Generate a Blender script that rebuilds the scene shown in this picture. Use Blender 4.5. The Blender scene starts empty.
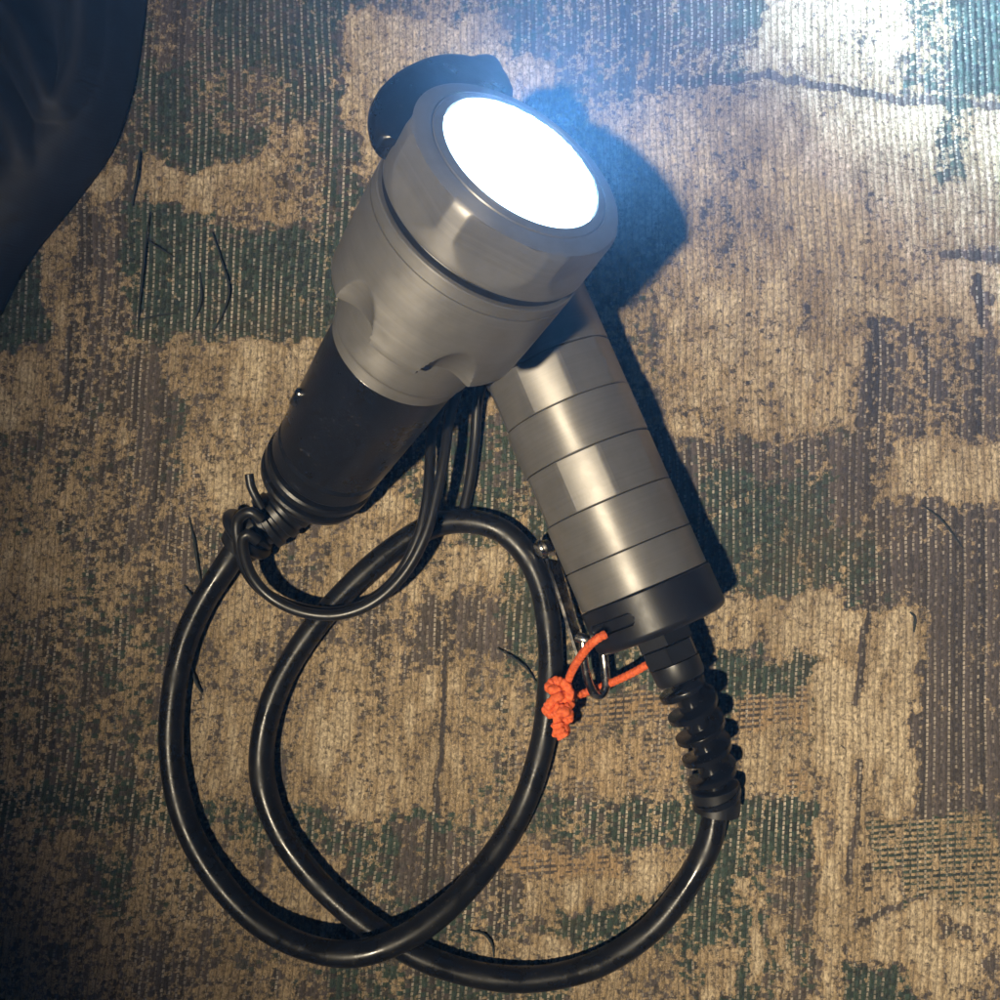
import bpy, math, random
import numpy as np
from mathutils import Vector, Matrix

random.seed(7)
scene = bpy.context.scene
COL = scene.collection

# ------------------------------------------------------------------ camera
FOV, TILT, MM = 50.0, math.radians(6.0), 0.001
F = 500 / math.tan(math.radians(FOV / 2))
DIST = 0.35 * F                                    # millimetres from the cloth
CAM = np.array([0.0, -math.sin(TILT) * DIST, math.cos(TILT) * DIST])
FWD = -CAM / np.linalg.norm(CAM)
RIGHT = np.array([1.0, 0.0, 0.0])
UP = np.cross(RIGHT, FWD)
cam_data = bpy.data.cameras.new('camera')
cam = bpy.data.objects.new('camera', cam_data)
COL.objects.link(cam)
cam_data.angle = math.radians(FOV)
cam_data.clip_start, cam_data.clip_end = 0.01, 20
cam.matrix_world = Matrix(((RIGHT[0], UP[0], -FWD[0], CAM[0] * MM),
                           (RIGHT[1], UP[1], -FWD[1], CAM[1] * MM),
                           (RIGHT[2], UP[2], -FWD[2], CAM[2] * MM), (0, 0, 0, 1)))
scene.camera = cam

# ------------------------------------------------------------------ world and lamps (dim room, one warm lamp, the lit torch)
world = bpy.data.worlds.new('World')
scene.world = world
world.use_nodes = True
world.node_tree.nodes['Background'].inputs[0].default_value = (0.42, 0.60, 1.0, 1)
world.node_tree.nodes['Background'].inputs[1].default_value = 0.016

def spot(name, loc, target, power, color, size_deg, blend, radius):
    d = bpy.data.lights.new(name, 'SPOT')
    d.energy, d.color, d.spot_size, d.spot_blend, d.shadow_soft_size = power, color, math.radians(size_deg), blend, radius
    o = bpy.data.objects.new(name, d)
    COL.objects.link(o)
    o.location = loc
    o.rotation_euler = (Vector(target) - Vector(loc)).to_track_quat('-Z', 'Y').to_euler()
    return o
spot('room_lamp', (-0.32, -0.30, 1.10), (0.200, 0.085, 0), 88, (1.0, 0.85, 0.61), 39.4, 0.85, 0.022)

scene.view_settings.view_transform = 'Standard'
scene.view_settings.look = 'None'
scene.view_settings.exposure = 0.0
scene.view_settings.gamma = 1.0
scene.cycles.use_denoising = True
scene.cycles.max_bounces = 4
scene.cycles.diffuse_bounces = 2
scene.cycles.glossy_bounces = 2
scene.cycles.volume_bounces = 0
scene.cycles.use_adaptive_sampling = True
scene.cycles.adaptive_threshold = 0.03
scene.cycles.caustics_reflective = False
scene.cycles.caustics_refractive = False
scene.cycles.sample_clamp_indirect = 4.0

# ------------------------------------------------------------------ helpers
def at(x, y, z=0.0):
    """point of the place, z millimetres above the cloth, seen at photograph position x, y"""
    d = FWD * F + RIGHT * (x - 500) + UP * (500 - y)
    return CAM + d * ((z - CAM[2]) / d[2])

def to_photo(P):
    q = P - CAM
    z = q @ FWD
    return 500 + F * (q @ RIGHT) / z, 500 - F * (q @ UP) / z

def link(name, mesh, mat, parent=None, matrix=None, smooth=True):
    o = bpy.data.objects.new(name, mesh)
    COL.objects.link(o)
    if mat: mesh.materials.append(mat)
    if smooth: mesh.polygons.foreach_set('use_smooth', [True] * len(mesh.polygons))
    if parent: o.parent = parent
    if matrix is not None: o.matrix_local = matrix
    return o

def tag(o, label, cat=None, kind=None):
    o['label'] = label
    if cat: o['category'] = cat
    if kind: o['kind'] = kind
    return o

def empty(name, matrix):
    o = bpy.data.objects.new(name, None)
    COL.objects.link(o)
    o.empty_display_size = 0.02
    o.matrix_world = matrix
    return o

def mesh_from(verts, faces, sharp_deg=35):
    me = bpy.data.meshes.new('m')
    me.from_pydata([tuple(map(float, v)) for v in verts], [], faces)
    me.update()
    me.set_sharp_from_angle(angle=math.radians(sharp_deg)) if hasattr(me, 'set_sharp_from_angle') else None
    return me

def grid_faces(n, m, close=True):
    """n rings of m points"""
    f = []
    for i in range(n - 1):
        for j in range(m if close else m - 1):
            a, b = i * m + j, i * m + (j + 1) % m
            f.append((a, b, b + m, a + m))
    return f

def lathe(profile, seg=128, rfun=None, cap0=True, cap1=True, sharp=30):
    """profile [(s, r)] in millimetres round the local Z axis; rfun(s, r, theta) may cut flats"""
    th = np.linspace(0, 2 * np.pi, seg, endpoint=False)
    V, n = [], len(profile)
    for s, r in profile:
        for t in th:
            rr = rfun(s, r, t) if rfun else r
            V.append((rr * math.cos(t) * MM, rr * math.sin(t) * MM, s * MM))
    Fc = grid_faces(n, seg)
    if cap0:
        Fc.append(tuple(range(seg))[::-1])
    if cap1:
        Fc.append(tuple((n - 1) * seg + j for j in range(seg)))
    return mesh_from(V, Fc, sharp)

def densify(profile, step):
    out = [profile[0]]
    for (s0, r0), (s1, r1) in zip(profile, profile[1:]):
        k = max(1, int(abs(s1 - s0) / step))
        for i in range(1, k + 1):
            out.append((s0 + (s1 - s0) * i / k, r0 + (r1 - r0) * i / k))
    return out

def spline(pts, n):
    """Catmull-Rom through pts, n samples evenly along its length"""
    P = np.array(pts, float)
    P = np.vstack([2 * P[0] - P[1], P, 2 * P[-1] - P[-2]])
    out = []
    for i in range(1, len(P) - 2):
        for t in np.linspace(0, 1, 40, endpoint=False):
            p0, p1, p2, p3 = P[i - 1], P[i], P[i + 1], P[i + 2]
            out.append(0.5 * (2 * p1 + (p2 - p0) * t + (2 * p0 - 5 * p1 + 4 * p2 - p3) * t * t + (3 * p1 - p0 - 3 * p2 + p3) * t ** 3))
    out.append(P[-2])
    out = np.array(out)
    for _ in range(6):                               # relax the kinks a little
        out[1:-1] = 0.25 * out[:-2] + 0.5 * out[1:-1] + 0.25 * out[2:]
    L = np.concatenate([[0], np.cumsum(np.linalg.norm(np.diff(out, axis=0), axis=1))])
    u = np.linspace(0, L[-1], n)
    return np.stack([np.interp(u, L, out[:, k]) for k in range(3)], 1), L[-1]

def sweep(path, seg, rfun, caps=True, sharp=60):
    """tube along path (mm); rfun(i, k) -> radius at ring i, angle index k"""
    n = len(path)
    T = np.gradient(path, axis=0)
    T /= np.linalg.norm(T, axis=1)[:, None]
    N = np.cross(T[0], [0.3, 0.2, 1.0]); N /= np.linalg.norm(N)
    V = []
    for i in range(n):
        N = N - T[i] * (N @ T[i]); N /= np.linalg.norm(N)
        B = np.cross(T[i], N)
        for k in range(seg):
            a = 2 * math.pi * k / seg
            V.append((path[i] + (N * math.cos(a) + B * math.sin(a)) * rfun(i, k)) * MM)
    Fc = grid_faces(n, seg)
    if caps:
        Fc.append(tuple(range(seg))[::-1])
        Fc.append(tuple((n - 1) * seg + j for j in range(seg)))
    return mesh_from(V, Fc, sharp)

def frame_matrix(origin, axis, up=(0, 0, 1)):
    a = Vector(axis).normalized()
    x = Vector(up).cross(a).normalized()
    y = a.cross(x)
    o = Vector(origin) * MM
    return Matrix(((x.x, y.x, a.x, o.x), (x.y, y.y, a.y, o.y), (x.z, y.z, a.z, o.z), (0, 0, 0, 1)))

# ------------------------------------------------------------------ materials
class NT:
    def __init__(self, name):
        self.m = bpy.data.materials.new(name)
        self.m.use_nodes = True
        self.t = self.m.node_tree
        self.b = self.t.nodes['Principled BSDF']
    def n(self, kind, **kw):
        nd = self.t.nodes.new(kind)
        for k, v in kw.items():
            setattr(nd, k, v)
        return nd
    def l(self, a, b):
        self.t.links.new(a, b)
    def put(self, sock, v):
        if hasattr(v, 'is_linked') or isinstance(v, bpy.types.NodeSocket):
            self.l(v, sock)
        else:
            sock.default_value = v
    def math(self, op, a, b=0.0, c=0.0, clamp=False):
        nd = self.n('ShaderNodeMath', operation=op, use_clamp=clamp)
        self.put(nd.inputs[0], a); self.put(nd.inputs[1], b); self.put(nd.inputs[2], c)
        return nd.outputs[0]
    def mix(self, fac, a, b, mode='MIX'):
        nd = self.n('ShaderNodeMix', data_type='RGBA', blend_type=mode)
        nd.clamp_factor = True
        self.put(nd.inputs[0], fac)
        self.put(nd.inputs[6], a if not isinstance(a, tuple) else (*a, 1)); self.put(nd.inputs[7], b if not isinstance(b, tuple) else (*b, 1))
        return nd.outputs[2]
    def remap(self, v, a, b, c=0.0, d=1.0, smooth=False):
        nd = self.n('ShaderNodeMapRange', interpolation_type='SMOOTHSTEP' if smooth else 'LINEAR')
        self.put(nd.inputs[0], v)
        for i, x in enumerate((a, b, c, d)): nd.inputs[i + 1].default_value = x
        return nd.outputs[0]
    def noise(self, vec, scale, detail=2.0, rough=0.5, out='Fac'):
        nd = self.n('ShaderNodeTexNoise')
        if vec is not None: self.l(vec, nd.inputs['Vector'])
        nd.inputs['Scale'].default_value, nd.inputs['Detail'].default_value, nd.inputs['Roughness'].default_value = scale, detail, rough
        return nd.outputs[out]
    def obj(self, scale=None):
        c = self.n('ShaderNodeTexCoord').outputs['Object']
        if scale:
            mp = self.n('ShaderNodeMapping'); mp.inputs['Scale'].default_value = scale
            self.l(c, mp.inputs['Vector']); c = mp.outputs[0]
        return c
    def bump(self, h, dist, strength=1.0, normal=None):
        nd = self.n('ShaderNodeBump')
        nd.inputs['Distance'].default_value, nd.inputs['Strength'].default_value = dist, strength
        self.l(h, nd.inputs['Height'])
        if normal is not None: self.l(normal, nd.inputs['Normal'])
        return nd.outputs[0]
    def set(self, **kw):
        for k, v in kw.items():
            self.put(self.b.inputs[k], v if not (isinstance(v, tuple) and len(v) == 3) else (*v, 1))
        return self.m

def turned_metal():
    """bead-blasted, hard-anodised grey aluminium with faint lathe lines"""
    q = NT('turned_metal')
    c = q.obj()
    lines = q.noise(q.obj((6, 6, 900)), 1.0, 3, 0.6)
    mott = q.noise(c, 130, 3, 0.6)
    fine = q.noise(c, 2600, 2, 0.7)
    f = q.math('ADD', q.math('MULTIPLY', lines, 0.45), q.math('MULTIPLY', mott, 0.55))
    smudge = q.remap(q.noise(c, 45, 5, 0.65), 0.45, 0.70)
    sc = q.n('ShaderNodeTexVoronoi', feature='DISTANCE_TO_EDGE'); sc.inputs['Scale'].default_value = 70
    q.l(q.noise(c, 60, 3, 0.7, 'Color'), sc.inputs['Vector'])
    hair = q.math('MULTIPLY', q.remap(sc.outputs['Distance'], 0.02, 0.0), q.remap(q.noise(c, 90, 2, 0.5), 0.55, 0.7))
    colr = q.mix(q.remap(f, 0.3, 0.7), (0.190, 0.183, 0.176), (0.255, 0.247, 0.238))
    tg = q.n('ShaderNodeTangent', direction_type='RADIAL', axis='Z')
    q.l(tg.outputs[0], q.b.inputs['Tangent'])
    nb = q.bump(q.math('ADD', q.math('MULTIPLY', lines, 0.4), fine), 0.00004, 0.35)
    return q.set(**{'Base Color': colr, 'Metallic': 0.6, 'Roughness': q.math('ADD', q.remap(f, 0.25, 0.75, 0.40, 0.52), q.math('SUBTRACT', q.math('MULTIPLY', smudge, 0.10), q.math('MULTIPLY', hair, 0.12))), 'Anisotropic': 0.7, 'Anisotropic Rotation': 0.25, 'Normal': nb})

def black_plastic(name, base=(0.012, 0.012, 0.014), rough=(0.32, 0.5), grain=1800, depth=0.00005, dust=0.25, spec=0.5):
    q = NT(name)
    c = q.obj()
    sm = q.noise(c, 90, 4, 0.65)
    fi = q.noise(c, grain, 2, 0.6)
    dust_m = q.math('MULTIPLY', q.remap(q.noise(c, 700, 3, 0.7), 0.60, 0.75), q.remap(sm, 0.42, 0.72))
    colr = q.mix(q.math('MULTIPLY', dust_m, dust), base, (0.16, 0.145, 0.125))
    r = q.math('ADD', q.remap(sm, 0.3, 0.7, rough[0], rough[1]), q.math('MULTIPLY', dust_m, 0.25))
    return q.set(**{'Base Color': colr, 'Roughness': r, 'Normal': q.bump(fi, depth, 0.5), 'Specular IOR Level': spec})

M_METAL = turned_metal()
M_GRIP = black_plastic('grip_rubber', (0.008, 0.008, 0.009), (0.24, 0.40), 1500, 0.00012, 0.5, 0.5)
M_CAP = black_plastic('anodised_black', (0.009, 0.009, 0.011), (0.34, 0.46), 2200, 0.00003, 0.15, 0.3)
M_SPRING = black_plastic('spring_rubber', (0.007, 0.007, 0.008), (0.16, 0.30), 1800, 0.00003, 0.15, 0.45)
M_GLAND = black_plastic('gland_nylon', (0.009, 0.009, 0.010), (0.34, 0.46), 1800, 0.00004, 0.25)
M_CABLE = black_plastic('cable_rubber', (0.007, 0.007, 0.008), (0.12, 0.52), 1300, 0.00005, 0.60, 0.32)
M_CORD = black_plastic('lanyard_rubber', (0.010, 0.010, 0.011), (0.30, 0.42), 1800, 0.00005, 0.25)
M_SEAL = black_plastic('seal_rubber', (0.008, 0.008, 0.009), (0.35, 0.45), 1500, 0.00003, 0.1)

q = NT('stainless_steel')
M_STEEL = q.set(**{'Base Color': (0.52, 0.50, 0.47), 'Metallic': 1.0, 'Roughness': q.remap(q.noise(q.obj(), 300, 3, 0.6), 0.3, 0.7, 0.16, 0.34)})

q = NT('orange_braid')
c = q.obj()
ny = q.noise(c, 900, 2, 0.6)
M_ORANGE = q.set(**{'Base Color': q.mix(q.remap(ny, 0.3, 0.7), (0.50, 0.065, 0.014), (0.82, 0.16, 0.045)), 'Roughness': 0.75,
                    'Normal': q.bump(q.noise(c, 3500, 2, 0.6), 0.0002, 0.7)})

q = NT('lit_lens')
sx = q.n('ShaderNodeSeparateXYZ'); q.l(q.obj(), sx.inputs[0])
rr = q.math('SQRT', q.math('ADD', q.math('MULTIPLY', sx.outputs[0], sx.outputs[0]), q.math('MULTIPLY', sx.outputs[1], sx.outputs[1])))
edge_bloom = q.math('POWER', 10.0, q.math('MULTIPLY', q.remap(rr, 0.0198, 0.0220), -4.6))  # emission fades towards the rim to imitate the soft edge of bloom
q.set(**{'Base Color': (0.8, 0.85, 0.9), 'Roughness': 0.15, 'Emission Color': (0.52, 0.77, 1.0), 'Emission Strength': q.math('MULTIPLY', edge_bloom, 10000.0)})
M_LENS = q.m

def garment_material():
    q = NT('navy_cloth')
    c = q.obj()
    w1 = q.n('ShaderNodeTexWave', wave_type='BANDS', bands_direction='DIAGONAL')
    q.l(c, w1.inputs['Vector']); w1.inputs['Scale'].default_value = 420; w1.inputs['Distortion'].default_value = 1.0
    w1.inputs['Detail'].default_value = 2
    fi = q.noise(c, 2500, 2, 0.7)
    h = q.math('ADD', q.math('MULTIPLY', w1.outputs['Fac'], 0.5), fi)
    colr = q.mix(q.remap(q.noise(c, 60, 4, 0.6), 0.3, 0.7), (0.004, 0.005, 0.012), (0.008, 0.010, 0.020))
    return q.set(**{'Base Color': colr, 'Roughness': 0.68, 'Sheen Weight': 0.10, 'Sheen Roughness': 0.4, 'Normal': q.bump(h, 0.0001, 0.35)})
M_GARMENT = garment_material()
M_THREAD = NT('dark_thread').set(**{'Base Color': (0.018, 0.024, 0.026), 'Roughness': 0.85})

# ------------------------------------------------------------------ woven upholstery cloth
PITCH = 2.5          # rib pitch, mm
STITCH = 1.55        # stitch length along a rib, mm
rng = np.random.default_rng(11)

def vnoise(x, y, cell, seed):
    """smooth value noise in [0, 1] over plane coordinates"""
    g = np.random.default_rng(seed).random((256, 256))
    u, v = x / cell + 1000, y / cell + 1000
    iu, iv = np.floor(u).astype(int), np.floor(v).astype(int)
    fu, fv = u - iu, v - iv
    fu, fv = fu * fu * (3 - 2 * fu), fv * fv * (3 - 2 * fv)
    a, b = g[iu % 256, iv % 256], g[(iu + 1) % 256, iv % 256]
    c_, d = g[iu % 256, (iv + 1) % 256], g[(iu + 1) % 256, (iv + 1) % 256]
    return (a * (1 - fu) + b * fu) * (1 - fv) + (c_ * (1 - fu) + d * fu) * fv

def fbm(x, y, cell, seed, octs=3):
    s, a, t = 0, 1.0, 0
    for k in range(octs):
        s = s + a * vnoise(x, y, cell / 2 ** k, seed + k); t += a; a *= 0.55
    return s / t

# woven patches, laid out on the cloth: x0, y0, x1, y1 (photograph units on the cloth), tan share, green share, cross threads, edge softness
PATCHES = [
    (-300, -300, 1300, 1300, .44, .40, 0, 9),
    (140, -40, 360, 165, .10, .70, 0, 10), (195, 70, 285, 128, .46, .30, 0, 14), (150, 0, 205, 60, .40, .10, 0, 12),
    (340, 12, 552, 118, 1.0, .10, 0, 5), (352, 60, 386, 172, .92, .10, 0, 5), (265, 120, 300, 200, .62, .1, 0, 8),
    (88, 163, 288, 203, .92, .10, 0, 5), (215, 190, 322, 222, .72, .10, 0, 8), (235, 215, 300, 238, .60, .1, 0, 7),
    (128, 208, 215, 340, .10, .95, 0, 6), (215, 235, 345, 340, .10, .85, 0, 7), (330, 170, 372, 330, .18, .70, 0, 6),
    (66, 200, 130, 400, .44, .05, 0, 8), (46, 225, 72, 420, .90, .10, 0, 5), (-40, 255, 46, 352, .06, 1.0, 0, 5),
    (-40, 352, 68, 432, .84, .15, 0, 7), (125, 345, 172, 580, .20, .22, 0, 9), (-40, 428, 20, 450, .15, .9, 0, 5),
    (-40, 430, 145, 570, .52, .30, 0, 14), (100, 420, 135, 440, .82, .1, 0, 6),
    (170, 336, 340, 400, .90, .05, 0, 5), (186, 395, 300, 470, .78, .08, 0, 8), (200, 440, 300, 520, .78, .05, 0, 9),
    (100, 500, 190, 600, .44, .1, 0, 10), (-40, 565, 165, 780, .50, .35, 0, 12), (30, 640, 120, 700, .44, .3, 0, 12), (-40, 540, 60, 610, .80, .10, 0, 12),
    (-40, 785, 70, 815, .30, .85, 0, 8), (60, 795, 250, 832, .34, .80, 0, 7), (-40, 835, 330, 1060, .58, .30, 0, 12), (95, 850, 130, 910, .4, .6, 0, 8),
    (175, 610, 265, 800, .72, .08, 0, 9), (285, 640, 545, 825, .78, .05, 0, 6), (205, 560, 290, 640, .82, .1, 0, 9), (345, 690, 400, 740, .80, .3, 0, 14),
    (290, 560, 420, 640, .52, .1, 0, 9), (408, 595, 545, 662, .26, .08, 0, 6), (335, 490, 450, 600, .86, .05, 0, 7), (300, 510, 345, 560, .86, .05, 0, 8),
    (430, 398, 560, 505, .22, .45, 0, 6), (400, 375, 490, 420, .66, .05, 0, 8), (465, 500, 545, 560, .30, .75, 0, 7), (430, 545, 505, 600, .82, .1, 0, 7), (500, 555, 555, 640, .42, .9, 0, 8),
    (300, 822, 470, 872, .30, .70, 0, 7), (215, 800, 330, 838, .34, .80, 0, 8), (400, 830, 480, 905, .36, .10, 0, 7), (275, 850, 335, 935, .84, .1, 0, 6), (330, 900, 470, 1060, .34, .55, 0, 8),
    (470, 660, 560, 850, .66, .35, 0, 9), (540, 655, 585, 800, .48, .8, 0, 8),
    (500, 620, 700, 680, .32, .80, 0, 8), (545, 690, 680, 725, .36, .10, .9, 7), (505, 735, 690, 800, .60, .10, .45, 8), (520, 800, 700, 845, .34, .60, 0, 7),
    (500, 850, 620, 880, .5, .10, .9, 7), (535, 878, 665, 912, .86, .05, 0, 5), (640, 845, 700, 885, .80, .05, 0, 6), (565, 905, 680, 945, .22, .95, 0, 6), (480, 935, 580, 965, .84, .08, 0, 6), (560, 950, 690, 1060, .66, .15, 0, 7), (480, 965, 560, 1060, .35, .6, 0, 7),
    (640, 420, 880, 520, .20, .20, 0, 6), (700, 480, 840, 560, .14, .85, 0, 9), (715, 540, 872, 606, .18, .80, 0, 6), (650, 500, 720, 600, .22, .55, 0, 8),
    (715, 596, 850, 662, .84, .05, 0, 6), (715, 655, 845, 705, .20, .92, 0, 6), (735, 692, 818, 738, .45, .10, 1.0, 4), (740, 740, 815, 800, .80, .05, 0, 6), (775, 765, 808, 805, .5, .3, .9, 4), (700, 800, 830, 870, .22, .92, 0, 7),
    (690, 860, 770, 1060, .26, .75, 0, 8), (760, 870, 830, 1060, .34, .30, 0, 8), (745, 880, 758, 985, .9, .1, 0, 3), (700, 950, 730, 1050, .86, .05, 0, 4), (775, 915, 790, 990, .85, .0, 0, 3),
    (838, 612, 932, 835, .97, .05, 0, 4), (818, 665, 868, 900, .88, .05, 0, 6), (842, 720, 850, 820, .6, .6, 0, 4),
    (868, 500, 925, 612, .24, .25, 0, 6), (922, 495, 1300, 870, .18, .00, 0, 6), (905, 640, 960, 850, .18, .0, 0, 6), (838, 612, 912, 835, .97, .05, 0, 4),
    (818, 840, 1300, 1060, .88, .05, 0, 6), (870, 818, 1000, 872, .42, 1.0, .9, 6), (905, 850, 1080, 900, .46, 1.0, .9, 7), (940, 700, 1000, 720, .3, .0, 0, 8),
    (838, 968, 905, 1060, .12, 1.0, 0, 6), (945, 925, 985, 945, .25, .1, 0, 5), (970, 960, 1100, 1060, .40, .0, 0, 8),
    (600, 85, 885, 432, .84, .05, 0, 8), (610, 250, 660, 420, .52, .30, 0, 9), (645, 405, 730, 414, .30, .0, 0, 3), (665, 418, 725, 440, .85, .0, 0, 5),
    (865, 325, 1300, 450, .46, .00, 0, 7), (862, 330, 878, 440, .22, .1, 0, 4), (915, 365, 945, 395, .15, .0, 0, 5), (880, 380, 915, 405, .3, 0, 0, 6), (885, 440, 1300, 500, .90, .05, 0, 6), (960, 410, 1040, 445, .25, .0, 0, 7),
    (500, -60, 725, 62, .30, .45, 0, 8), (550, 40, 640, 110, .5, .3, 0, 9), (640, 55, 720, 78, .6, .1, 0, 7), (545, 60, 600, 150, .5, .3, 0, 8),
    (755, -60, 905, 110, .97, .0, 0, 5), (733, -60, 762, 40, .08, 1.0, 0, 4), (898, -60, 960, 90, .52, .55, 0, 7), (955, -60, 1300, 92, .05, 1.0, 0, 4),
    (880, 100, 1300, 325, .95, .0, 0, 6), (935, 95, 972, 180, .40, .80, 0, 6), (760, 110, 900, 300, .92, .05, 0, 9),
]
# dark stitched lines: x0, y0, x1, y1, half width
LINES = [(600, 86, 770, 76, 4.0), (770, 76, 905, 100, 3.5), (905, 100, 1000, 104, 4.0), (945, 255, 1010, 258, 4.0), (866, 615, 858, 700, 3.0), (862, 760, 850, 880, 2.6), (860, 925, 935, 888, 2.6),
         (448, 650, 440, 760, 2.4), (440, 760, 425, 905, 2.4), (132, 150, 128, 210, 3), (978, 280, 984, 320, 5), (975, 290, 990, 300, 4), (868, 345, 868, 400, 3.5), (70, 330, 66, 400, 2.5)]

def cloth():
    inner = np.arange(-205, 205.01, 0.5)
    outer = np.arange(8, 160, 8.0)
    ax = np.concatenate([-205 - outer[::-1], inner, 205 + outer])
    X, Y = np.meshgrid(ax, ax, indexing='ij')
    x, y = X.ravel(), Y.ravel()
    ppx, ppy = to_photo(np.stack([x, y, np.zeros_like(x)], 1))
    # rib coordinates: the weave leans more towards the lower edge and wanders a little
    lean = 0.020 * y - 0.00022 * np.minimum(y, 0) * 0 + 0.00024 * (np.clip(170 - y, 0, 400)) ** 2
    wander = (fbm(x, y, 70, 3, 2) - .5) * 4.0 + (vnoise(x, y, 22, 8) - .5) * 0.9
    ru = (x + lean * 0.62 + wander) / PITCH
    rv = (y - 0.06 * x + (fbm(x, y, 60, 5, 2) - .5) * 3.0) / STITCH
    # patch borders wander, broken up at stitch scale
    wx = ppx + (fbm(x, y, 16, 21, 3) - .5) * 46 + (vnoise(x, y, 2.2, 31) - .5) * 9
    wy = ppy + (fbm(x, y, 16, 41, 3) - .5) * 40 + (vnoise(x, y, 2.5, 51) - .5) * 13
    Tn, Hn, Xn = np.zeros_like(x), np.zeros_like(x), np.zeros_like(x)
    for x0, y0, x1, y1, t, h, cr, s in PATCHES:
        ii = np.nonzero((wx > x0 - 5 * s) & (wx < x1 + 5 * s) & (wy > y0 - 5 * s) & (wy < y1 + 5 * s))[0]
        a, b = wx[ii], wy[ii]
        d = np.minimum(np.minimum(a - x0, x1 - a), np.minimum(b - y0, y1 - b))
        m = 1 / (1 + np.exp(np.clip(-d / (s * 0.45), -30, 30)))
        Tn[ii] += (t - Tn[ii]) * m; Hn[ii] += (h - Hn[ii]) * m; Xn[ii] += (cr - Xn[ii]) * m
    for x0, y0, x1, y1, w in LINES:
        lx, ly = ppx + (vnoise(x, y, 8, 61) - .5) * 6, ppy + (vnoise(x, y, 5, 71) - .5) * 6
        L2 = (x1 - x0) ** 2 + (y1 - y0) ** 2
        t = np.clip(((lx - x0) * (x1 - x0) + (ly - y0) * (y1 - y0)) / L2, 0, 1)
        d = np.hypot(lx - x0 - t * (x1 - x0), ly - y0 - t * (y1 - y0))
        m = np.exp(-(d / w) ** 2)
        Tn -= (Tn + 0.35) * m
    # mottling of its own at several sizes; yarn floats run along the ribs
    Tn = Tn + (vnoise(ru * 2.1, y, 2.1, 141) * 0 + vnoise(ru * 9.0, y, 9.0, 142) - .5) * 0.46 + (fbm(x * 2.2, y, 11, 143, 2) - .5) * 0.30
    Tn = Tn + (fbm(x, y, 22, 81, 3) - .5) * 0.34
    Hn = Hn + (fbm(x, y, 26, 91, 2) - .5) * 0.5
    # relief: rounded ribs, stitches, soft unevenness of worn cloth
    fu = ru - np.floor(ru)
    fv = rv + 0.5 * (np.floor(ru) % 2); fv = fv - np.floor(fv)
    rib = np.abs(np.sin(np.pi * fu)) ** 0.7
    fade = np.clip((205 - np.maximum(np.abs(x), np.abs(y))) / 12, 0, 1)
    tuft = np.clip((Tn - .45) * 4, 0, 1)
    z = (0.62 * rib * (1 - 0.40 * tuft) + 0.20 * np.sin(np.pi * fv) * rib + 0.22 * tuft + 0.16 * tuft * (rng.random(len(x)) - .5)) * fade
    z += (fbm(x, y, 55, 101, 2) - .5) * 2.4 + 0.16 * (rng.random(len(x)) - .5) * fade
    z -= 0.7
    n = len(ax)
    V = np.stack([x, y, z], 1) * MM
    idx = np.arange(n * n).reshape(n, n)
    Q = np.stack([idx[:-1, :-1], idx[1:, :-1], idx[1:, 1:], idx[:-1, 1:]], -1).reshape(-1, 4)
    me = bpy.data.meshes.new('cloth')
    me.vertices.add(len(V)); me.vertices.foreach_set('co', V.astype(np.float32).ravel())
    me.loops.add(Q.size); me.loops.foreach_set('vertex_index', Q.astype(np.int32).ravel())
    me.polygons.add(len(Q)); me.polygons.foreach_set('loop_start', np.arange(0, Q.size, 4, dtype=np.int32))
    me.update(calc_edges=True)
    a1 = me.attributes.new('weave', 'FLOAT_VECTOR', 'POINT')
    a1.data.foreach_set('vector', np.stack([ru, rv, np.zeros_like(ru)], 1).astype(np.float32).ravel())
    a2 = me.attributes.new('yarn', 'FLOAT_VECTOR', 'POINT')
    a2.data.foreach_set('vector', np.stack([Tn, Hn, Xn], 1).astype(np.float32).ravel())
    return me

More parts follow.
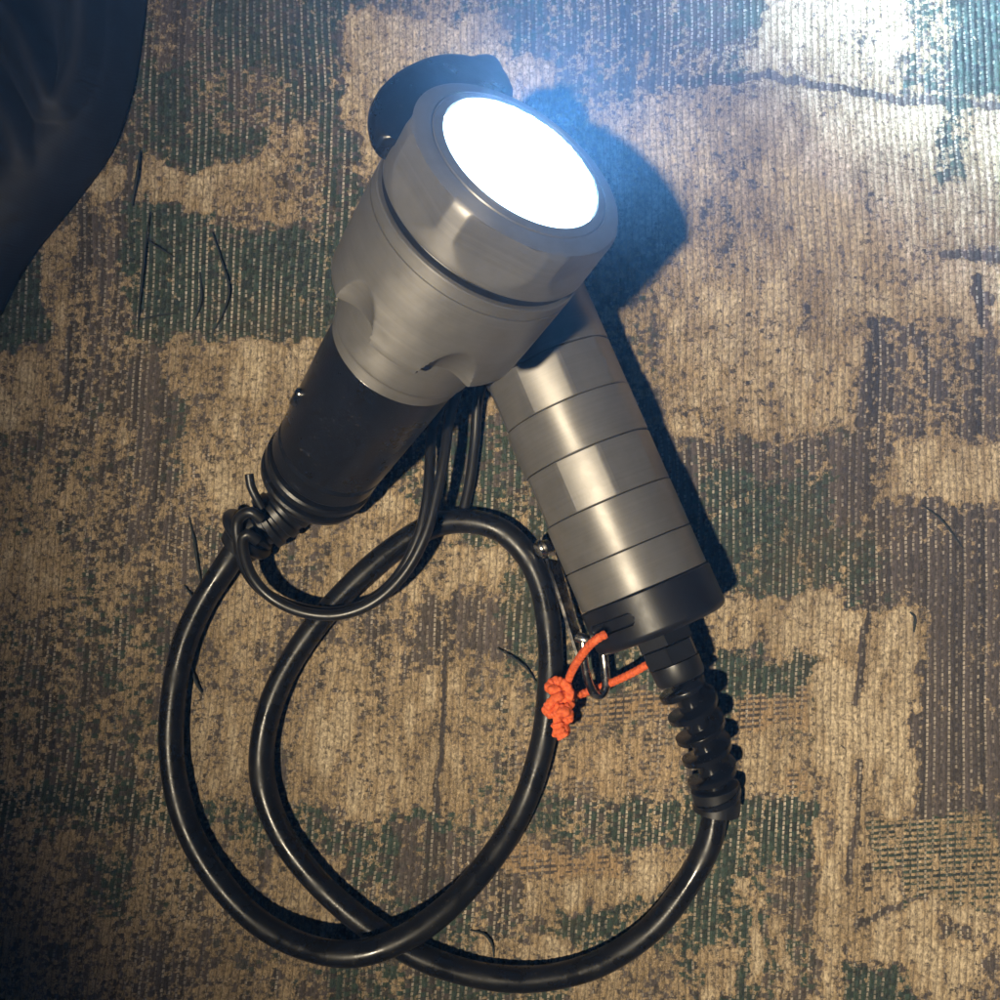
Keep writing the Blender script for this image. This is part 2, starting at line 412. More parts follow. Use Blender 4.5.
def cloth_material():
    q = NT('woven_upholstery')
    A = q.n('ShaderNodeAttribute', attribute_name='weave').outputs['Vector']
    B = q.n('ShaderNodeAttribute', attribute_name='yarn').outputs['Vector']
    sa = q.n('ShaderNodeSeparateXYZ'); q.l(A, sa.inputs[0])
    sb = q.n('ShaderNodeSeparateXYZ'); q.l(B, sb.inputs[0])
    ru, rv = sa.outputs[0], sa.outputs[1]
    Tn, Hn, Xn = sb.outputs
    c = q.obj()
    iu = q.math('FLOOR', ru)
    rv2 = q.math('ADD', rv, q.math('MULTIPLY', q.math('MODULO', iu, 2.0), 0.5))
    iv = q.math('FLOOR', rv2)
    fu = q.math('FRACT', ru)
    fv = q.math('FRACT', rv2)
    def cellnoise(a, b, off):
        cb = q.n('ShaderNodeCombineXYZ'); q.put(cb.inputs[0], a); q.put(cb.inputs[1], b); cb.inputs[2].default_value = off
        w = q.n('ShaderNodeTexWhiteNoise', noise_dimensions='3D'); q.l(cb.outputs[0], w.inputs['Vector'])
        return w.outputs['Value']
    def nb_off(i): return q.math('FRACT', q.math('MULTIPLY', i, 0.6180339))
    n1, n2, n3 = cellnoise(iu, iv, 1.5), cellnoise(iu, iv, 7.5), cellnoise(iu, 0.0, 3.5)
    fz = q.noise(c, 900, 3, 0.65)         # fuzz
    fz2 = q.noise(c, 2600, 2, 0.7)
    fz3 = q.noise(c, 380, 3, 0.6)
    big = q.noise(c, 24, 4, 0.6)
    # which yarn is on top at this stitch
    tt = q.math('ADD', Tn, q.math('MULTIPLY', q.math('SUBTRACT', n1, 0.5), 0.42))
    tt = q.math('ADD', tt, q.math('MULTIPLY', q.math('SUBTRACT', fz3, 0.5), 1.5))
    tt = q.math('ADD', tt, q.math('MULTIPLY', q.math('SUBTRACT', fz, 0.5), 0.9))
    tmask = q.remap(tt, 0.40, 0.74, smooth=True)
    # dark yarns
    hh = q.remap(q.math('ADD', Hn, q.math('MULTIPLY', q.math('SUBTRACT', n2, 0.5), 0.5)), 0.35, 0.65, smooth=True)
    grey = q.mix(n3, (0.030, 0.026, 0.025), (0.086, 0.070, 0.066))
    green = q.mix(n2, (0.006, 0.015, 0.014), (0.024, 0.052, 0.040))
    dark = q.mix(hh, grey, green)
    dark = q.mix(q.math('MULTIPLY', q.remap(fz2, 0.35, 0.7), 0.35), dark, (0.12, 0.105, 0.09))
    # pale warp thread showing as a row of dashes beside every rib
    e = q.math('ABSOLUTE', q.math('SUBTRACT', fu, 0.5))
    ib = q.math('FLOOR', q.math('ADD', ru, 0.5))
    wob = q.math('MULTIPLY', q.math('SUBTRACT', fz, 0.5), 0.16)
    nb_, nb2 = cellnoise(ib, 0.0, 11.5), cellnoise(ib, q.math('FLOOR', q.math('ADD', rv, q.math('MULTIPLY', nb_off(ib), 1.0))), 13.5)
    fd = q.math('FRACT', q.math('ADD', rv, nb_off(ib)))
    dash = q.math('MULTIPLY', q.remap(q.math('ADD', e, wob), 0.30, 0.40, smooth=True), q.remap(q.math('ABSOLUTE', q.math('SUBTRACT', fd, 0.5)), 0.46, 0.28, smooth=True))
    dash = q.math('MULTIPLY', dash, q.remap(q.math('ADD', q.math('MULTIPLY', nb_, 0.55), q.math('MULTIPLY', nb2, 0.6)), 0.20, 0.80))
    dash = q.math('MULTIPLY', dash, q.remap(q.math('ADD', q.math('MULTIPLY', big, 0.6), q.math('MULTIPLY', fz3, 0.4)), 0.38, 0.62, 0.08, 0.95))
    dark = q.mix(dash, dark, (0.60, 0.52, 0.42))
    # cross threads: tan yarn in rows across the ribs
    row = q.remap(q.math('ABSOLUTE', q.math('SUBTRACT', q.math('FRACT', q.math('MULTIPLY', rv, 0.8)), 0.5)), 0.30, 0.16, smooth=True)
    row = q.math('MULTIPLY', row, q.remap(q.math('ABSOLUTE', q.math('SUBTRACT', fu, 0.5)), 0.47, 0.36, smooth=True))
    tanrow = q.math('MULTIPLY', row, q.remap(Xn, 0.2, 0.6))
    # tan tufts with dark gaps between stitches
    tan = q.mix(q.remap(big, 0.35, 0.65), (0.235, 0.168, 0.092), (0.415, 0.308, 0.185))
    tan = q.mix(q.math('MULTIPLY', q.remap(q.math('ADD', Tn, q.math('MULTIPLY', q.math('SUBTRACT', big, 0.5), 0.8)), 0.72, 1.10, smooth=True), 0.75), tan, (0.60, 0.50, 0.355))
    tan = q.mix(q.math('MULTIPLY', n2, 0.40), tan, (0.20, 0.155, 0.100))
    gap = q.math('MULTIPLY', q.remap(fz, 0.56, 0.40), q.remap(fz3, 0.70, 0.40))
    gap = q.math('MAXIMUM', gap, q.math('MULTIPLY', q.remap(e, 0.40, 0.5), q.math('MULTIPLY', q.remap(fv, 0.62, 0.8), q.math('GREATER_THAN', n1, 0.45))))
    rib_shade = q.math('MULTIPLY', q.remap(q.math('ADD', e, wob), 0.36, 0.46, smooth=True), q.remap(q.math('ADD', q.math('MULTIPLY', fz3, 0.7), q.math('MULTIPLY', nb2, 0.3)), 0.34, 0.62))  # broken dark lines between ribs, relief shade painted into the tan
    gap = q.math('MAXIMUM', gap, q.math('MULTIPLY', rib_shade, 0.75))
    tan = q.mix(q.math('MULTIPLY', gap, 0.85), tan, (0.065, 0.050, 0.040))
    tan = q.mix(q.math('MULTIPLY', q.remap(fz2, 0.52, 0.70), 0.55), tan, (0.56, 0.455, 0.33))
    rust = q.math('MULTIPLY', q.remap(Xn, 0.3, 0.7), q.remap(Hn, 0.5, 0.2))
    tan = q.mix(q.math('MULTIPLY', rust, 0.5), tan, (0.29, 0.185, 0.095))
    colr = q.mix(q.math('MAXIMUM', tmask, tanrow), dark, tan)
    # single yarns: fine streaks along the ribs, each a little lighter or darker
    mp = q.n('ShaderNodeMapping'); mp.inputs['Scale'].default_value = (3.6, 0.85, 1.0)
    q.l(A, mp.inputs['Vector'])
    yarn = q.noise(mp.outputs[0], 1.0, 3, 0.7)
    lum = q.math('MULTIPLY', q.remap(yarn, 0.30, 0.70, 0.50, 1.42), q.remap(e, 0.30, 0.50, 1.06, 0.80))  # second factor paints shade into the rib valleys
    cl = q.n('ShaderNodeCombineColor'); q.l(lum, cl.inputs[0]); q.l(lum, cl.inputs[1]); q.l(lum, cl.inputs[2])
    colr = q.mix(1.0, colr, cl.outputs[0], 'MULTIPLY')
    # worn, soiled zones
    colr = q.mix(q.math('MULTIPLY', q.remap(q.noise(c, 13, 5, 0.65), 0.52, 0.72), 0.40), colr, (0.085, 0.062, 0.036))
    h = q.math('ADD', q.math('MULTIPLY', fz, 0.6), q.math('MULTIPLY', fz2, 0.5))
    return q.set(**{'Base Color': colr, 'Roughness': 0.82, 'Specular IOR Level': 0.25, 'Sheen Weight': 0.12, 'Sheen Roughness': 0.5,
                    'Normal': q.bump(h, 0.0006, 0.75)})

ground = link('ground', cloth(), cloth_material())
tag(ground, 'worn ribbed upholstery cloth in tan, green and purple-brown patches under everything', kind='structure')

# loose dark threads pulled out of the weave (parts of the cloth)
THREADS = [
    [(212, 232), (222, 262), (229, 290), (222, 315), (213, 332)], [(148, 240), (156, 246), (174, 257)], [(140, 150), (137, 175), (132, 206)],
    [(138, 320), (155, 316), (178, 313)], [(200, 272), (201, 300), (194, 322)], [(150, 212), (146, 240), (140, 300), (138, 330)],
    [(922, 505), (942, 520), (963, 548)], [(189, 516), (194, 540), (197, 560), (201, 582)], [(184, 585), (192, 596), (198, 606)], [(192, 668), (196, 682), (202, 693)],
    [(497, 648), (512, 657), (526, 668), (536, 682)], [(470, 930), (484, 934), (492, 944), (494, 957)], [(910, 612), (915, 618), (914, 632)], [(170, 645), (172, 658)],
]
for pts in THREADS:
    P = [at(px, py, 0.7 + 0.9 * math.sin(math.pi * i / (len(pts) - 1))) for i, (px, py) in enumerate(pts)]
    path, L = spline(P, 26)
    r = random.uniform(0.42, 0.75)
    link('loose_thread', sweep(path, 8, lambda i, k: r * (1 - 0.5 * abs(i - 13) / 13) * (1 + 0.12 * math.sin(i * 1.9 + k))), M_THREAD, ground)

# ------------------------------------------------------------------ garment in the corner
def garment():
    edge, _ = spline([(*at(x, y)[:2], 0) for x, y in [(150, -120), (147, -50), (144, 0), (137, 60), (126, 110), (110, 152), (84, 190), (58, 222), (34, 252), (14, 284), (-4, 318), (-40, 360), (-90, 400)]], 150)
    corner = at(-220, -190)
    nv = 170
    V, Fc = [], []
    ridges = [[(-20, 5), (15, 22), (34, 50), (48, 85), (60, 112)], [(84, -30), (92, 20), (90, 55), (82, 88), (68, 114)], [(-30, 80), (0, 104), (18, 132), (30, 165)], [(10, 190), (40, 170), (80, 130), (105, 80), (118, 20)]]
    RP = [spline([(x, y, 0) for x, y in r], 60)[0][:, :2] for r in ridges]
    amp, wid = [6.5, 6.5, 5.0, 3.0], [17, 17, 18, 26]
    gp = np.zeros((len(edge), nv, 3))
    for i, e in enumerate(edge):
        v = np.linspace(0, 1, nv) ** 1.25
        P = e[None, :2] + (corner[:2] - e[:2])[None, :] * v[:, None]
        d = np.linalg.norm(P - e[None, :2], axis=1)
        gp[i, :, 0], gp[i, :, 1] = P[:, 0], P[:, 1]
        gp[i, :, 2] = 13 * (1 - np.exp(-d / 5.5)) ** 0.8 + 0.06 * np.clip(d, 0, 60)
    flat = gp.reshape(-1, 3)
    px, py = to_photo(np.stack([flat[:, 0], flat[:, 1], np.full(len(flat), 10.0)], 1))
    z = flat[:, 2]
    rise = np.clip((z - 6) / 8, 0, 1)
    top = np.zeros_like(z)
    for R, a, w in zip(RP, amp, wid):
        d = np.min(np.hypot(px[:, None] - R[None, :, 0], py[:, None] - R[None, :, 1]), axis=1)
        top = np.maximum(top, a * np.exp(-(d / w) ** 2))
    z += top * rise
    z += (fbm(flat[:, 0], flat[:, 1], 26, 131, 3) - .5) * 2.0 * rise
    flat[:, 2] = z + 0.2
    n = len(edge)
    V = flat * MM
    me = mesh_from(V, [f[::-1] for f in grid_faces(n, nv, close=False)], 80)
    return me
g = link('garment', garment(), M_GARMENT)
tag(g, 'dark navy garment lying in soft folds at the upper left corner', 'garment')
sd = g.modifiers.new('thickness', 'SOLIDIFY'); sd.thickness = 0.0012; sd.offset = -1

# ------------------------------------------------------------------ hand torch
TAIL = at(312, 481, 13.5)
LENS_C = at(523.7, 160.5, 121)
AX = LENS_C - TAIL
E = float(np.linalg.norm(AX)); AX /= E         # E: station of the front rim, mm from the tail
TM = frame_matrix(TAIL, AX)
torch = empty('hand_torch', TM)
tag(torch, 'lit grey metal hand torch with black grip, leaning on the metal canister', 'torch')

# grip
G1 = E - 73.0
prof = [(-3.5, 0.5), (-3.5, 10.5), (-3.0, 13.0), (-1.2, 16.2), (0.8, 17.9), (1.6, 18.5), (3.2, 18.7), (4.0, 18.2), (4.2, 15.6), (6.2, 15.6), (6.4, 18.2), (7.2, 18.9), (9.4, 18.9), (10.2, 18.3), (10.4, 15.8), (12.2, 15.8), (12.4, 18.0), (13.2, 18.5),
        (19.0, 18.5), (19.6, 17.2), (20.8, 17.2), (21.4, 18.6), (G1 - 12, 20.2), (G1 - 0.4, 20.5), (G1, 20.2)]
grip = link('grip', lathe(densify(prof, 3), 128, cap1=False), M_GRIP, torch)
# neck
prof = [(G1 - 0.4, 19.6), (G1, 20.7), (G1 + 0.4, 21.0), (G1 + 4.2, 21.1), (G1 + 4.6, 21.4), (G1 + 5.6, 22.1), (G1 + 6.2, 22.2), (E - 51, 22.3)]
link('neck', lathe(prof, 160, cap0=False, cap1=False), M_METAL, torch)

# collar with six scalloped finger cuts
PH = math.radians(18)
C0 = E - 53.5
def scallop(s, r, t):
    out = r
    for k in range(6):
        dt = (t - PH - k * math.pi / 3 + math.pi) % (2 * math.pi) - math.pi
        if abs(dt) > 1.0: continue
        rho = 8.6
        xc = 22.6 + rho + max(0.0, s - C0) * 0.50
        disc = (xc * math.cos(dt)) ** 2 - xc * xc + rho * rho
        if disc > 0:
            out = min(out, max(22.4, xc * math.cos(dt) - math.sqrt(disc)))
    return out
prof = densify([(C0, 22.3), (C0, 28.2), (C0 + .5, 29.0), (C0 + 1.1, 29.3)], 1) + densify([(C0 + 1.6, 29.4), (E - 25.0, 30.0)], 0.8)[1:] + [(E - 24.9, 30.0), (E - 24.85, 29.4), (E - 24.3, 29.4), (E - 24.25, 30.0)] + densify([(E - 24.1, 30.0), (E - 21.2, 30.0)], 1)[1:] + [(E - 20.9, 29.6), (E - 20.8, 28)]
collar = link('collar', lathe(prof, 360, scallop, cap0=False, cap1=False, sharp=28), M_METAL, torch)
link('seal_ring', lathe([(E - 21.2, 26), (E - 21.2, 28.2), (E - 20.4, 28.7), (E - 18.8, 28.7), (E - 18.0, 28.2), (E - 18.0, 26)], 128, cap0=False, cap1=False), M_SEAL, collar)

# bezel with shallow milled flats
def flats(s, r, t):
    if s < E - 17.0 or s > E - 2.5 or r < 27: return r
    k = 7
    dt = (t + 0.55 + math.pi / k) % (2 * math.pi / k) - math.pi / k
    depth = min(1.0, (s - E + 17.0) / 6.0)
    return min(r, (r - 1.9 * depth) / max(0.2, math.cos(dt)))
prof = [(E - 18.2, 27), (E - 18.2, 28.9), (E - 17.8, 29.6)] + densify([(E - 17.3, 29.8), (E - 4.0, 29.8)], 1.0) + [(E - 2.9, 29.6), (E - 2.1, 29.0), (E - 1.7, 28.2), (E - 1.0, 24.9), (E - 0.95, 24.7), (E - 1.25, 24.55), (E - 1.2, 24.3), (E - 0.75, 24.1), (E - 0.30, 21.9), (E - 0.9, 21.6), (E - 4, 21.4)]
bez = link('bezel', lathe(prof, 320, flats, cap0=False, cap1=False, sharp=28), M_METAL, torch)
# the lit window, a shallow dome flush with the sloping rim
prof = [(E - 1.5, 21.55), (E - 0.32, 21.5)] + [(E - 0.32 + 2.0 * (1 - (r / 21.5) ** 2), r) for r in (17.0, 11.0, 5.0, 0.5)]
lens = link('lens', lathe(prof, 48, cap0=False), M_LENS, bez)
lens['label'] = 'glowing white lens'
# steel stub added for the glint on the flank of the grip
sl = np.array(TM.inverted() @ (Vector(at(318, 378, 52)) * MM)) / MM
sa_ = math.radians(44)
slp = np.array([[19.2 * math.cos(sa_), 19.2 * math.sin(sa_), sl[2] - 6 + k] for k in np.linspace(-3.6, 3.6, 9)])

# black rubber flange on the far side of the head
FL_OUT = [(425, 160), (400, 152), (386, 148), (377, 142), (372, 130), (370, 112), (375, 97), (386, 84), (402, 73), (422, 64), (440, 60), (456, 60), (468, 62), (476, 60), (486, 60), (493, 64), (497, 72), (502, 80), (508, 94)]
def flange():
    s_mid = E - 13.0
    P0 = TAIL + AX * s_mid
    inv = TM.inverted()
    pts, _ = spline([(x, y, 0) for x, y in FL_OUT], 70)
    out = []
    for x, y, _ in pts:                       # where those sight lines meet the flange's own plane
        d = FWD * F + RIGHT * (x - 500) + UP * (500 - y)
        k = ((P0 - CAM) @ AX) / (d @ AX)
        v = inv @ (Vector(CAM + d * k) * MM)
        out.append((v.x / MM, v.y / MM))
    out = np.array(out)
    ctr = np.array([0.0, 0.0])
    n = len(out)
    V = []
    for ds, sc in ((-3.2, 0.955), (-2.4, 0.99), (-1.2, 1.0), (1.2, 1.0), (2.4, 0.99), (3.2, 0.955)):
        for p in out: V.append((p[0] * sc * MM, p[1] * sc * MM, (s_mid + ds) * MM))
        V.append((0, 0, (s_mid + ds) * MM))
    m = n + 1
    Fc = grid_faces(6, m)
    Fc.append(tuple(range(m))[::-1]); Fc.append(tuple(5 * m + j for j in range(m)))
    return mesh_from(V, Fc, 40)
fl = link('flange', flange(), M_GRIP, torch)
fl['label'] = 'black rounded flange with a small tab behind the bezel'
link('glint_stub', sweep(slp, 12, lambda i, k: 1.9 if 0 < i < 8 else 1.0), M_STEEL, grip)

# tail: gland collar, strain sleeve that bends away to the cable
tail_dir = -AX
inv = TM.inverted()
def loc(p):                       # millimetre world point -> torch-local millimetres
    v = inv @ (Vector(p) * MM)
    return np.array(v) / MM
tail_pts = [loc(TAIL + tail_dir * -1), loc(TAIL + tail_dir * 5), loc(at(276, 517, 8.5)), loc(at(254, 531, 8.5)), loc(at(236, 550, 7.2))]
path, L = spline(tail_pts, 60)
def sleeve_r(i, k):
    u = i / 59
    r = 10.5 if u < 0.28 else (8.6 if u < 0.66 else 7.4)
    if 0.28 <= u < 0.9: r += 0.75 * (1 if (i % 7) < 4 else -0.4)
    return r - 0.8 * max(0, (u - 0.93) / 0.07)
tgl = link('tail_gland', sweep(path, 40, sleeve_r, sharp=30), M_GLAND, torch)
# torus clamp on the tail gland that the lanyard is hitched round
cpath = []
cdir = loc(at(245, 538, 8)) - loc(at(262, 523, 10)); cdir /= np.linalg.norm(cdir)
ccen = loc(at(247, 534, 9))
b1 = np.cross(cdir, [0.2, 0.1, 1]); b1 /= np.linalg.norm(b1); b2 = np.cross(cdir, b1)
cpath = np.array([ccen + 8.6 * (b1 * math.cos(t) + b2 * math.sin(t)) for t in np.linspace(0, 2 * np.pi, 60)])
link('clamp_ring', sweep(cpath, 14, lambda i, k: 2.0), M_GLAND, tgl)

# ------------------------------------------------------------------ battery canister
BR = 21.8
A0, A1 = at(535, 335, BR + 0.3), at(661, 627, BR + 1.4)
BA = A1 - A0; BL = float(np.linalg.norm(BA)); BA /= BL
BM = frame_matrix(A0, BA)
can = empty('battery_canister', BM)
tag(can, 'grey ringed metal canister with black end cap, under the torch head', 'canister')
def st(x, y):                    # station along the canister axis of a photograph position on its top line
    return float((at(x, y, BR) - A0) @ BA)
cuts = [-22.0, st(551, 364), st(567, 411), st(589, 455), st(611, 503), st(628, 550), st(643.5, 588)]
capend = st(661.5, 631)
CAN_CUTS = cuts
def oct_flats(depth, k=9, ph=0.25):
    def f(s, r, t):
        dt = (t + ph + math.pi / k) % (2 * math.pi / k) - math.pi / k
        return r - 0.52 * (r - min(r, (r - depth) / math.cos(dt)))
    return f
for i in range(6):
    s0, s1 = cuts[i], cuts[i + 1]
    faceted = i in (1, 3)
    r = BR
    g0, g1 = 0.16, 0.16
    prof = [(s0 + g0, r - 0.9), (s0 + g0, r - 0.25), (s0 + g0 + 0.25, r)] + densify([(s0 + 0.6, r), (s1 - 0.6, r)], 2) + [(s1 - g1 - 0.25, r), (s1 - g1, r - 0.25), (s1 - g1, r - 0.9)]
    o = link('body_section', lathe(prof, 180 if not faceted else 270, oct_flats(1.1) if faceted else None, sharp=8 if faceted else 30), M_METAL, can)
    if faceted: o['label'] = 'milled body section with flat facets'
# end cap with a slot for the orange cord
def cap_mesh():
    r = BR + 0.55
    L_ = capend - cuts[6]
    slot_s, slot_t, slot_len, slot_w = cuts[6] + L_ * 0.45, SLOT_T, 0.34, 2.1
    prof = [(cuts[6] + 0.16, r - 1.2), (cuts[6] + 0.2, r - 0.4), (cuts[6] + 0.6, r)] + densify([(cuts[6] + 1.0, r), (capend - 2.2, r)], 0.35) + [(capend - 1.2, r - 0.35), (capend - 0.4, r - 1.2), (capend, r - 2.4), (capend, r - 8), (capend - 0.8, r - 8.6), (capend - 0.8, 1)]
    def f(s, rr, t):
        if rr < r - 0.2: return rr
        dt = (t - slot_t + math.pi) % (2 * math.pi) - math.pi
        e = max(0, abs(dt) - slot_len) * r
        d = math.hypot(e, s - slot_s)
        return rr - 3.6 * min(1, max(0, (slot_w - d) / 0.35))
    return lathe(prof, 400, f, cap0=True, sharp=30)
SLOT_T = math.radians(140)
link('end_cap', cap_mesh(), M_CAP, can)
# gland on the cap face: two hex nuts, body, spiral strain relief, ferrule
GC = loc_g = np.array((BM.inverted() @ (Vector(at(668, 648, 22)) * MM))) / MM
gx, gy = GC[0], GC[1]
me = lathe([(capend + 10.7, 8.0), (capend + 10.9, 8.4), (capend + 16.0, 8.2), (capend + 17.0, 7.6), (capend + 17.4, 5)], 64)
me.transform(Matrix.Translation((gx * MM, gy * MM, 0)))
gland = link('cable_gland', me, M_GLAND, can)
def hexnut(s0, s1, rad, rot):
    prof = [(s0, rad * .9), (s0 + .35, rad), (s1 - .35, rad), (s1, rad * .9)]
    me = lathe(prof, 6, None, sharp=10)
    return link('hex_nut', me, M_GLAND, gland, Matrix.Translation((gx * MM, gy * MM, 0)) @ Matrix.Rotation(rot, 4, 'Z'), smooth=False)
hexnut(capend - 0.6, capend + 4.6, 10.0, 0.62)
hexnut(capend + 4.7, capend + 10.8, 9.2, 0.74)
# axis point of the gland end, then bend down to the cloth
gm = BM @ Matrix.Translation((gx * MM, gy * MM, 0))
def gpoint(s): return np.array(gm @ Vector((0, 0, s * MM))) / MM
invb = BM.inverted()
def locb(p): return np.array(invb @ (Vector(p) * MM)) / MM
G_END = at(717, 800, 9.0)
rel_w = [gpoint(capend + 15), gpoint(capend + 20), at(702, 735, 16.0), at(711, 770, 12), G_END]
path, L = spline([locb(p) for p in rel_w], 260)
TURNS = 5.6
def spiral(i, k):
    u = i / 259
    if u < 0.03: return 6.2
    ph = (u * TURNS - k / 48.0) % 1.0
    ridge = max(0.0, min(1.0, (0.17 - abs(ph - 0.5)) / 0.05))
    edge = min(1, (u - 0.03) / 0.05)
    return 4.2 - 0.1 * u + (4.8 - 0.6 * u) * ridge * edge
link('strain_relief', sweep(path, 48, spiral, sharp=50), M_SPRING, gland)
fpath, _ = spline([locb(at(714, 786, 10)), locb(at(717, 800, 9.0)), locb(at(716, 813, 8.2))], 24)
link('ferrule', sweep(fpath, 40, lambda i, k: 6.4 if i in (0, 23) else (7.9 if i < 11 else (7.4 if i == 11 else 7.7)), sharp=30), M_GLAND, gland)
# steel strip and stud along the canister's left flank
def strip():
    ds = [locb(at(552, 560, 9)), locb(at(560, 585, 11)), locb(at(572, 625, 11)), locb(at(583, 660, 11))]
    p, _ = spline(ds, 30)
    V = []
    T = np.gradient(p, axis=0); T /= np.linalg.norm(T, axis=1)[:, None]
    radial = p.copy(); radial[:, 2] = 0; radial /= np.linalg.norm(radial, axis=1)[:, None]
    W = np.cross(T, radial)
    for i in range(30):
        for a, b in ((-4, -0.5), (4, -0.5), (4, 0.5), (-4, 0.5)):
            V.append((p[i] + W[i] * a + radial[i] * b) * MM)
    Fc = grid_faces(30, 4) + [(3, 2, 1, 0), (116, 117, 118, 119)]
    return mesh_from(V, Fc, 30)
link('steel_strip', strip(), M_STEEL, can, smooth=False)
sp_, _ = spline([locb(at(547, 547, 9.0)), locb(at(541, 549, 11)), locb(at(538, 551, 11.5))], 14)
link('stud', sweep(sp_, 20, lambda i, k: 2.6 if i < 9 else 3.4 - 0.25 * (i - 9), sharp=30), M_STEEL, can)

# ------------------------------------------------------------------ power cable
CR = 4.25
CABLE = [(238, 548, 7.2), (226, 566, 5.6), (203, 602, 4.8), (184, 645, 4.6), (173, 700, 4.6), (172, 760, 4.6), (185, 820, 4.6), (212, 872, 4.8), (252, 917, 6.5), (300, 945, 10.0), (350, 954, 13.2), (398, 941, 14.0), (442, 912, 12.0),
         (484, 868, 8.0), (520, 812, 5.2), (541, 750, 4.6), (550, 690, 4.6), (550, 640, 4.6), (543, 592, 4.6), (527, 556, 4.6), (500, 530, 4.6), (465, 521, 4.6), (430, 527, 4.6), (392, 550, 4.6), (350, 587, 4.6), (312, 630, 4.6), (281, 680, 4.6), (264, 732, 4.6), (263, 782, 4.6),
         (280, 832, 4.6), (312, 876, 4.6), (350, 912, 4.6), (390, 940, 4.6), (436, 963, 4.6), (490, 977, 4.6), (545, 978, 4.6), (600, 963, 4.6), (650, 930, 4.8), (686, 886, 5.6), (708, 845, 7.0), (716, 808, 8.4)]
path, L = spline([at(*p) for p in CABLE], 420)
cable = link('power_cable', sweep(path, 28, lambda i, k: CR * (1 + 0.012 * math.sin(i * 0.37) + 0.012 * math.sin(i * 0.113 + 1) + 0.008 * math.sin(k * 0.9 + i * 0.11))), M_CABLE)
tag(cable, 'thick glossy black cable coiled in two loops between torch and canister', 'cable')

# ------------------------------------------------------------------ wrist lanyard: a doubled thin cord hitched round the tail gland
LA = [(258, 541, 19.0), (246, 534, 21.0), (243, 548, 19.0), (252, 576, 15.0), (272, 598, 13.0), (302, 612, 13.5), (338, 615, 14.5), (374, 602, 16.0), (404, 574, 17.0), (425, 536, 18.0), (437, 494, 18.0), (445, 452, 17.0), (450, 415, 15.0), (462, 380, 12.0), (480, 352, 9),
      (488, 345, 6), (487, 365, 4), (478, 400, 4), (475, 440, 2.4), (470, 480, 2.2), (463, 514, 2.4)]
LB = [(262, 520, 20.5), (250, 512, 22.0), (238, 520, 20.0), (238, 540, 18.0), (246, 570, 14.0), (264, 592, 11.0), (296, 607, 10.5), (334, 612, 11.0), (366, 603, 12.5), (396, 578, 13.5), (417, 540, 14.5), (427, 500, 14.0), (430, 462, 12.0), (432, 430, 10), (446, 398, 8), (470, 365, 6), (486, 348, 6)]
lany = empty('wrist_lanyard', Matrix.Translation(Vector(at(250, 560, 0)) * MM))
tag(lany, 'thin black cord loop hitched to the torch tail, passing over the cable', 'lanyard')
li = lany.matrix_world.inverted()
def strand(pts, name, parent, inv_, r, mat, n=160, seg=16):
    path, L = spline([np.array(inv_ @ (Vector(at(*p)) * MM)) / MM for p in pts], n)
    return link(name, sweep(path, seg, lambda i, k: r), mat, parent)
strand(LA, 'strand', lany, li, 1.85, M_CORD)
strand(LB, 'strand', lany, li, 1.85, M_CORD)
strand([(262, 508, 19), (256, 497, 20.5), (251, 486, 21.5), (249, 474, 22.5)], 'cord_end', lany, li, 1.5, M_CORD, 30)

# ------------------------------------------------------------------ steel shackle below the end cap
sh = empty('steel_shackle', Matrix.Translation(Vector(at(595, 670, 0)) * MM))
tag(sh, 'small shiny steel shackle hanging at the canister end, orange cord through it', 'shackle')
si = sh.matrix_world.inverted()
strand([(583, 640, 17), (584, 660, 16), (588, 680, 14), (594, 693, 12.0), (601, 695, 11.0), (606, 686, 10.0), (605, 668, 9.0), (603, 650, 9.0)], 'bow', sh, si, 1.55, M_STEEL, 60)
strand([(577, 637, 16), (586, 640, 17), (596, 642, 15), (606, 646, 10)], 'pin', sh, si, 1.9, M_STEEL, 20)

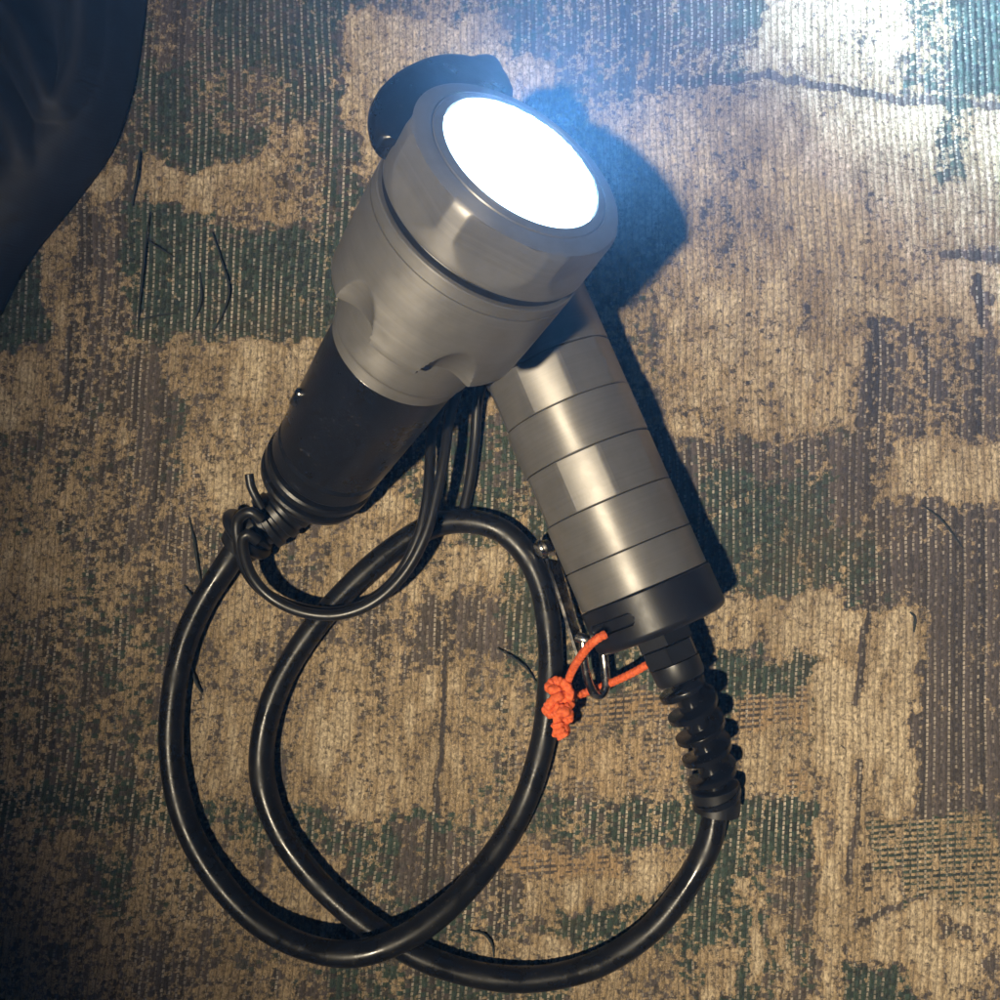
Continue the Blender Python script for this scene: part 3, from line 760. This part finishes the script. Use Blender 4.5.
# ------------------------------------------------------------------ orange cord with its knot
oc = empty('orange_cord', Matrix.Translation(Vector(at(562, 705, 0)) * MM))
tag(oc, 'bright orange braided cord tied in a lumpy knot beside the end cap', 'cord')
oi = oc.matrix_world.inverted()
def braid(pts, name, r, n=120, amp=0.13):
    path, L = spline([np.array(oi @ (Vector(at(*p)) * MM)) / MM for p in pts], n)
    seg = 20
    pitch = L / n
    return link(name, sweep(path, seg, lambda i, k: r * (1 + amp * math.sin(i * pitch / 0.55 + 2 * math.pi * 2 * k / seg) * math.sin(i * pitch / 0.55 - 2 * math.pi * 2 * k / seg))), M_ORANGE, oc)
braid([(606, 634, 37), (597, 639, 37), (588, 647, 33), (579, 659, 27), (572, 671, 21), (567, 684, 16)], 'strand', 1.3)
braid([(566, 694, 13.5), (578, 695, 10), (592, 690, 9.0), (606, 685, 9.5), (622, 678, 13), (636, 671, 17), (648, 664, 20)], 'strand', 1.25)
knot = [(566, 686, 14), (556, 690, 17), (549, 687, 15.5), (556, 681, 15), (566, 685, 18), (570, 695, 18), (562, 700, 16), (555, 704, 15), (560, 709, 18), (569, 706, 17), (568, 698, 15), (559, 697, 18), (551, 703, 17), (547, 711, 15), (554, 714, 16), (563, 711, 19), (570, 716, 17),
        (563, 721, 15.5), (557, 716, 17), (561, 725, 16.5), (566, 730, 16), (560, 734, 15.5), (554, 732, 14.5)]
k_o = braid(knot, 'knot', 1.6, 300, 0.2)
braid([(558, 722, 16), (560, 730, 16.5), (564, 735, 16)], 'frayed_end', 2.3, 30, 0.25)

# ------------------------------------------------------------------ thin blue volume added to imitate the bloom round the lit lens
hb = 0.42
hz0, hz1 = -0.02, 0.40
hv = [(x, y, z) for z in (hz0, hz1) for x, y in ((-hb, -hb), (hb, -hb), (hb, hb), (-hb, hb))]
hm = mesh_from(hv, [(0, 3, 2, 1), (4, 5, 6, 7), (0, 1, 5, 4), (1, 2, 6, 5), (2, 3, 7, 6), (3, 0, 4, 7)])
mh = bpy.data.materials.new('bloom_volume'); mh.use_nodes = True
nt = mh.node_tree; nt.nodes.clear()
ov = nt.nodes.new('ShaderNodeOutputMaterial'); pv = nt.nodes.new('ShaderNodeVolumePrincipled')
pv.inputs['Color'].default_value = (0.26, 0.56, 1.0, 1); pv.inputs['Density'].default_value = 0.0098; pv.inputs['Anisotropy'].default_value = 0.0
nt.links.new(pv.outputs[0], ov.inputs['Volume'])
hz = link('bloom_haze', hm, mh, smooth=False)
hz['kind'] = 'stuff'; hz['label'] = 'thin bluish volume added for the glow round the lit torch'
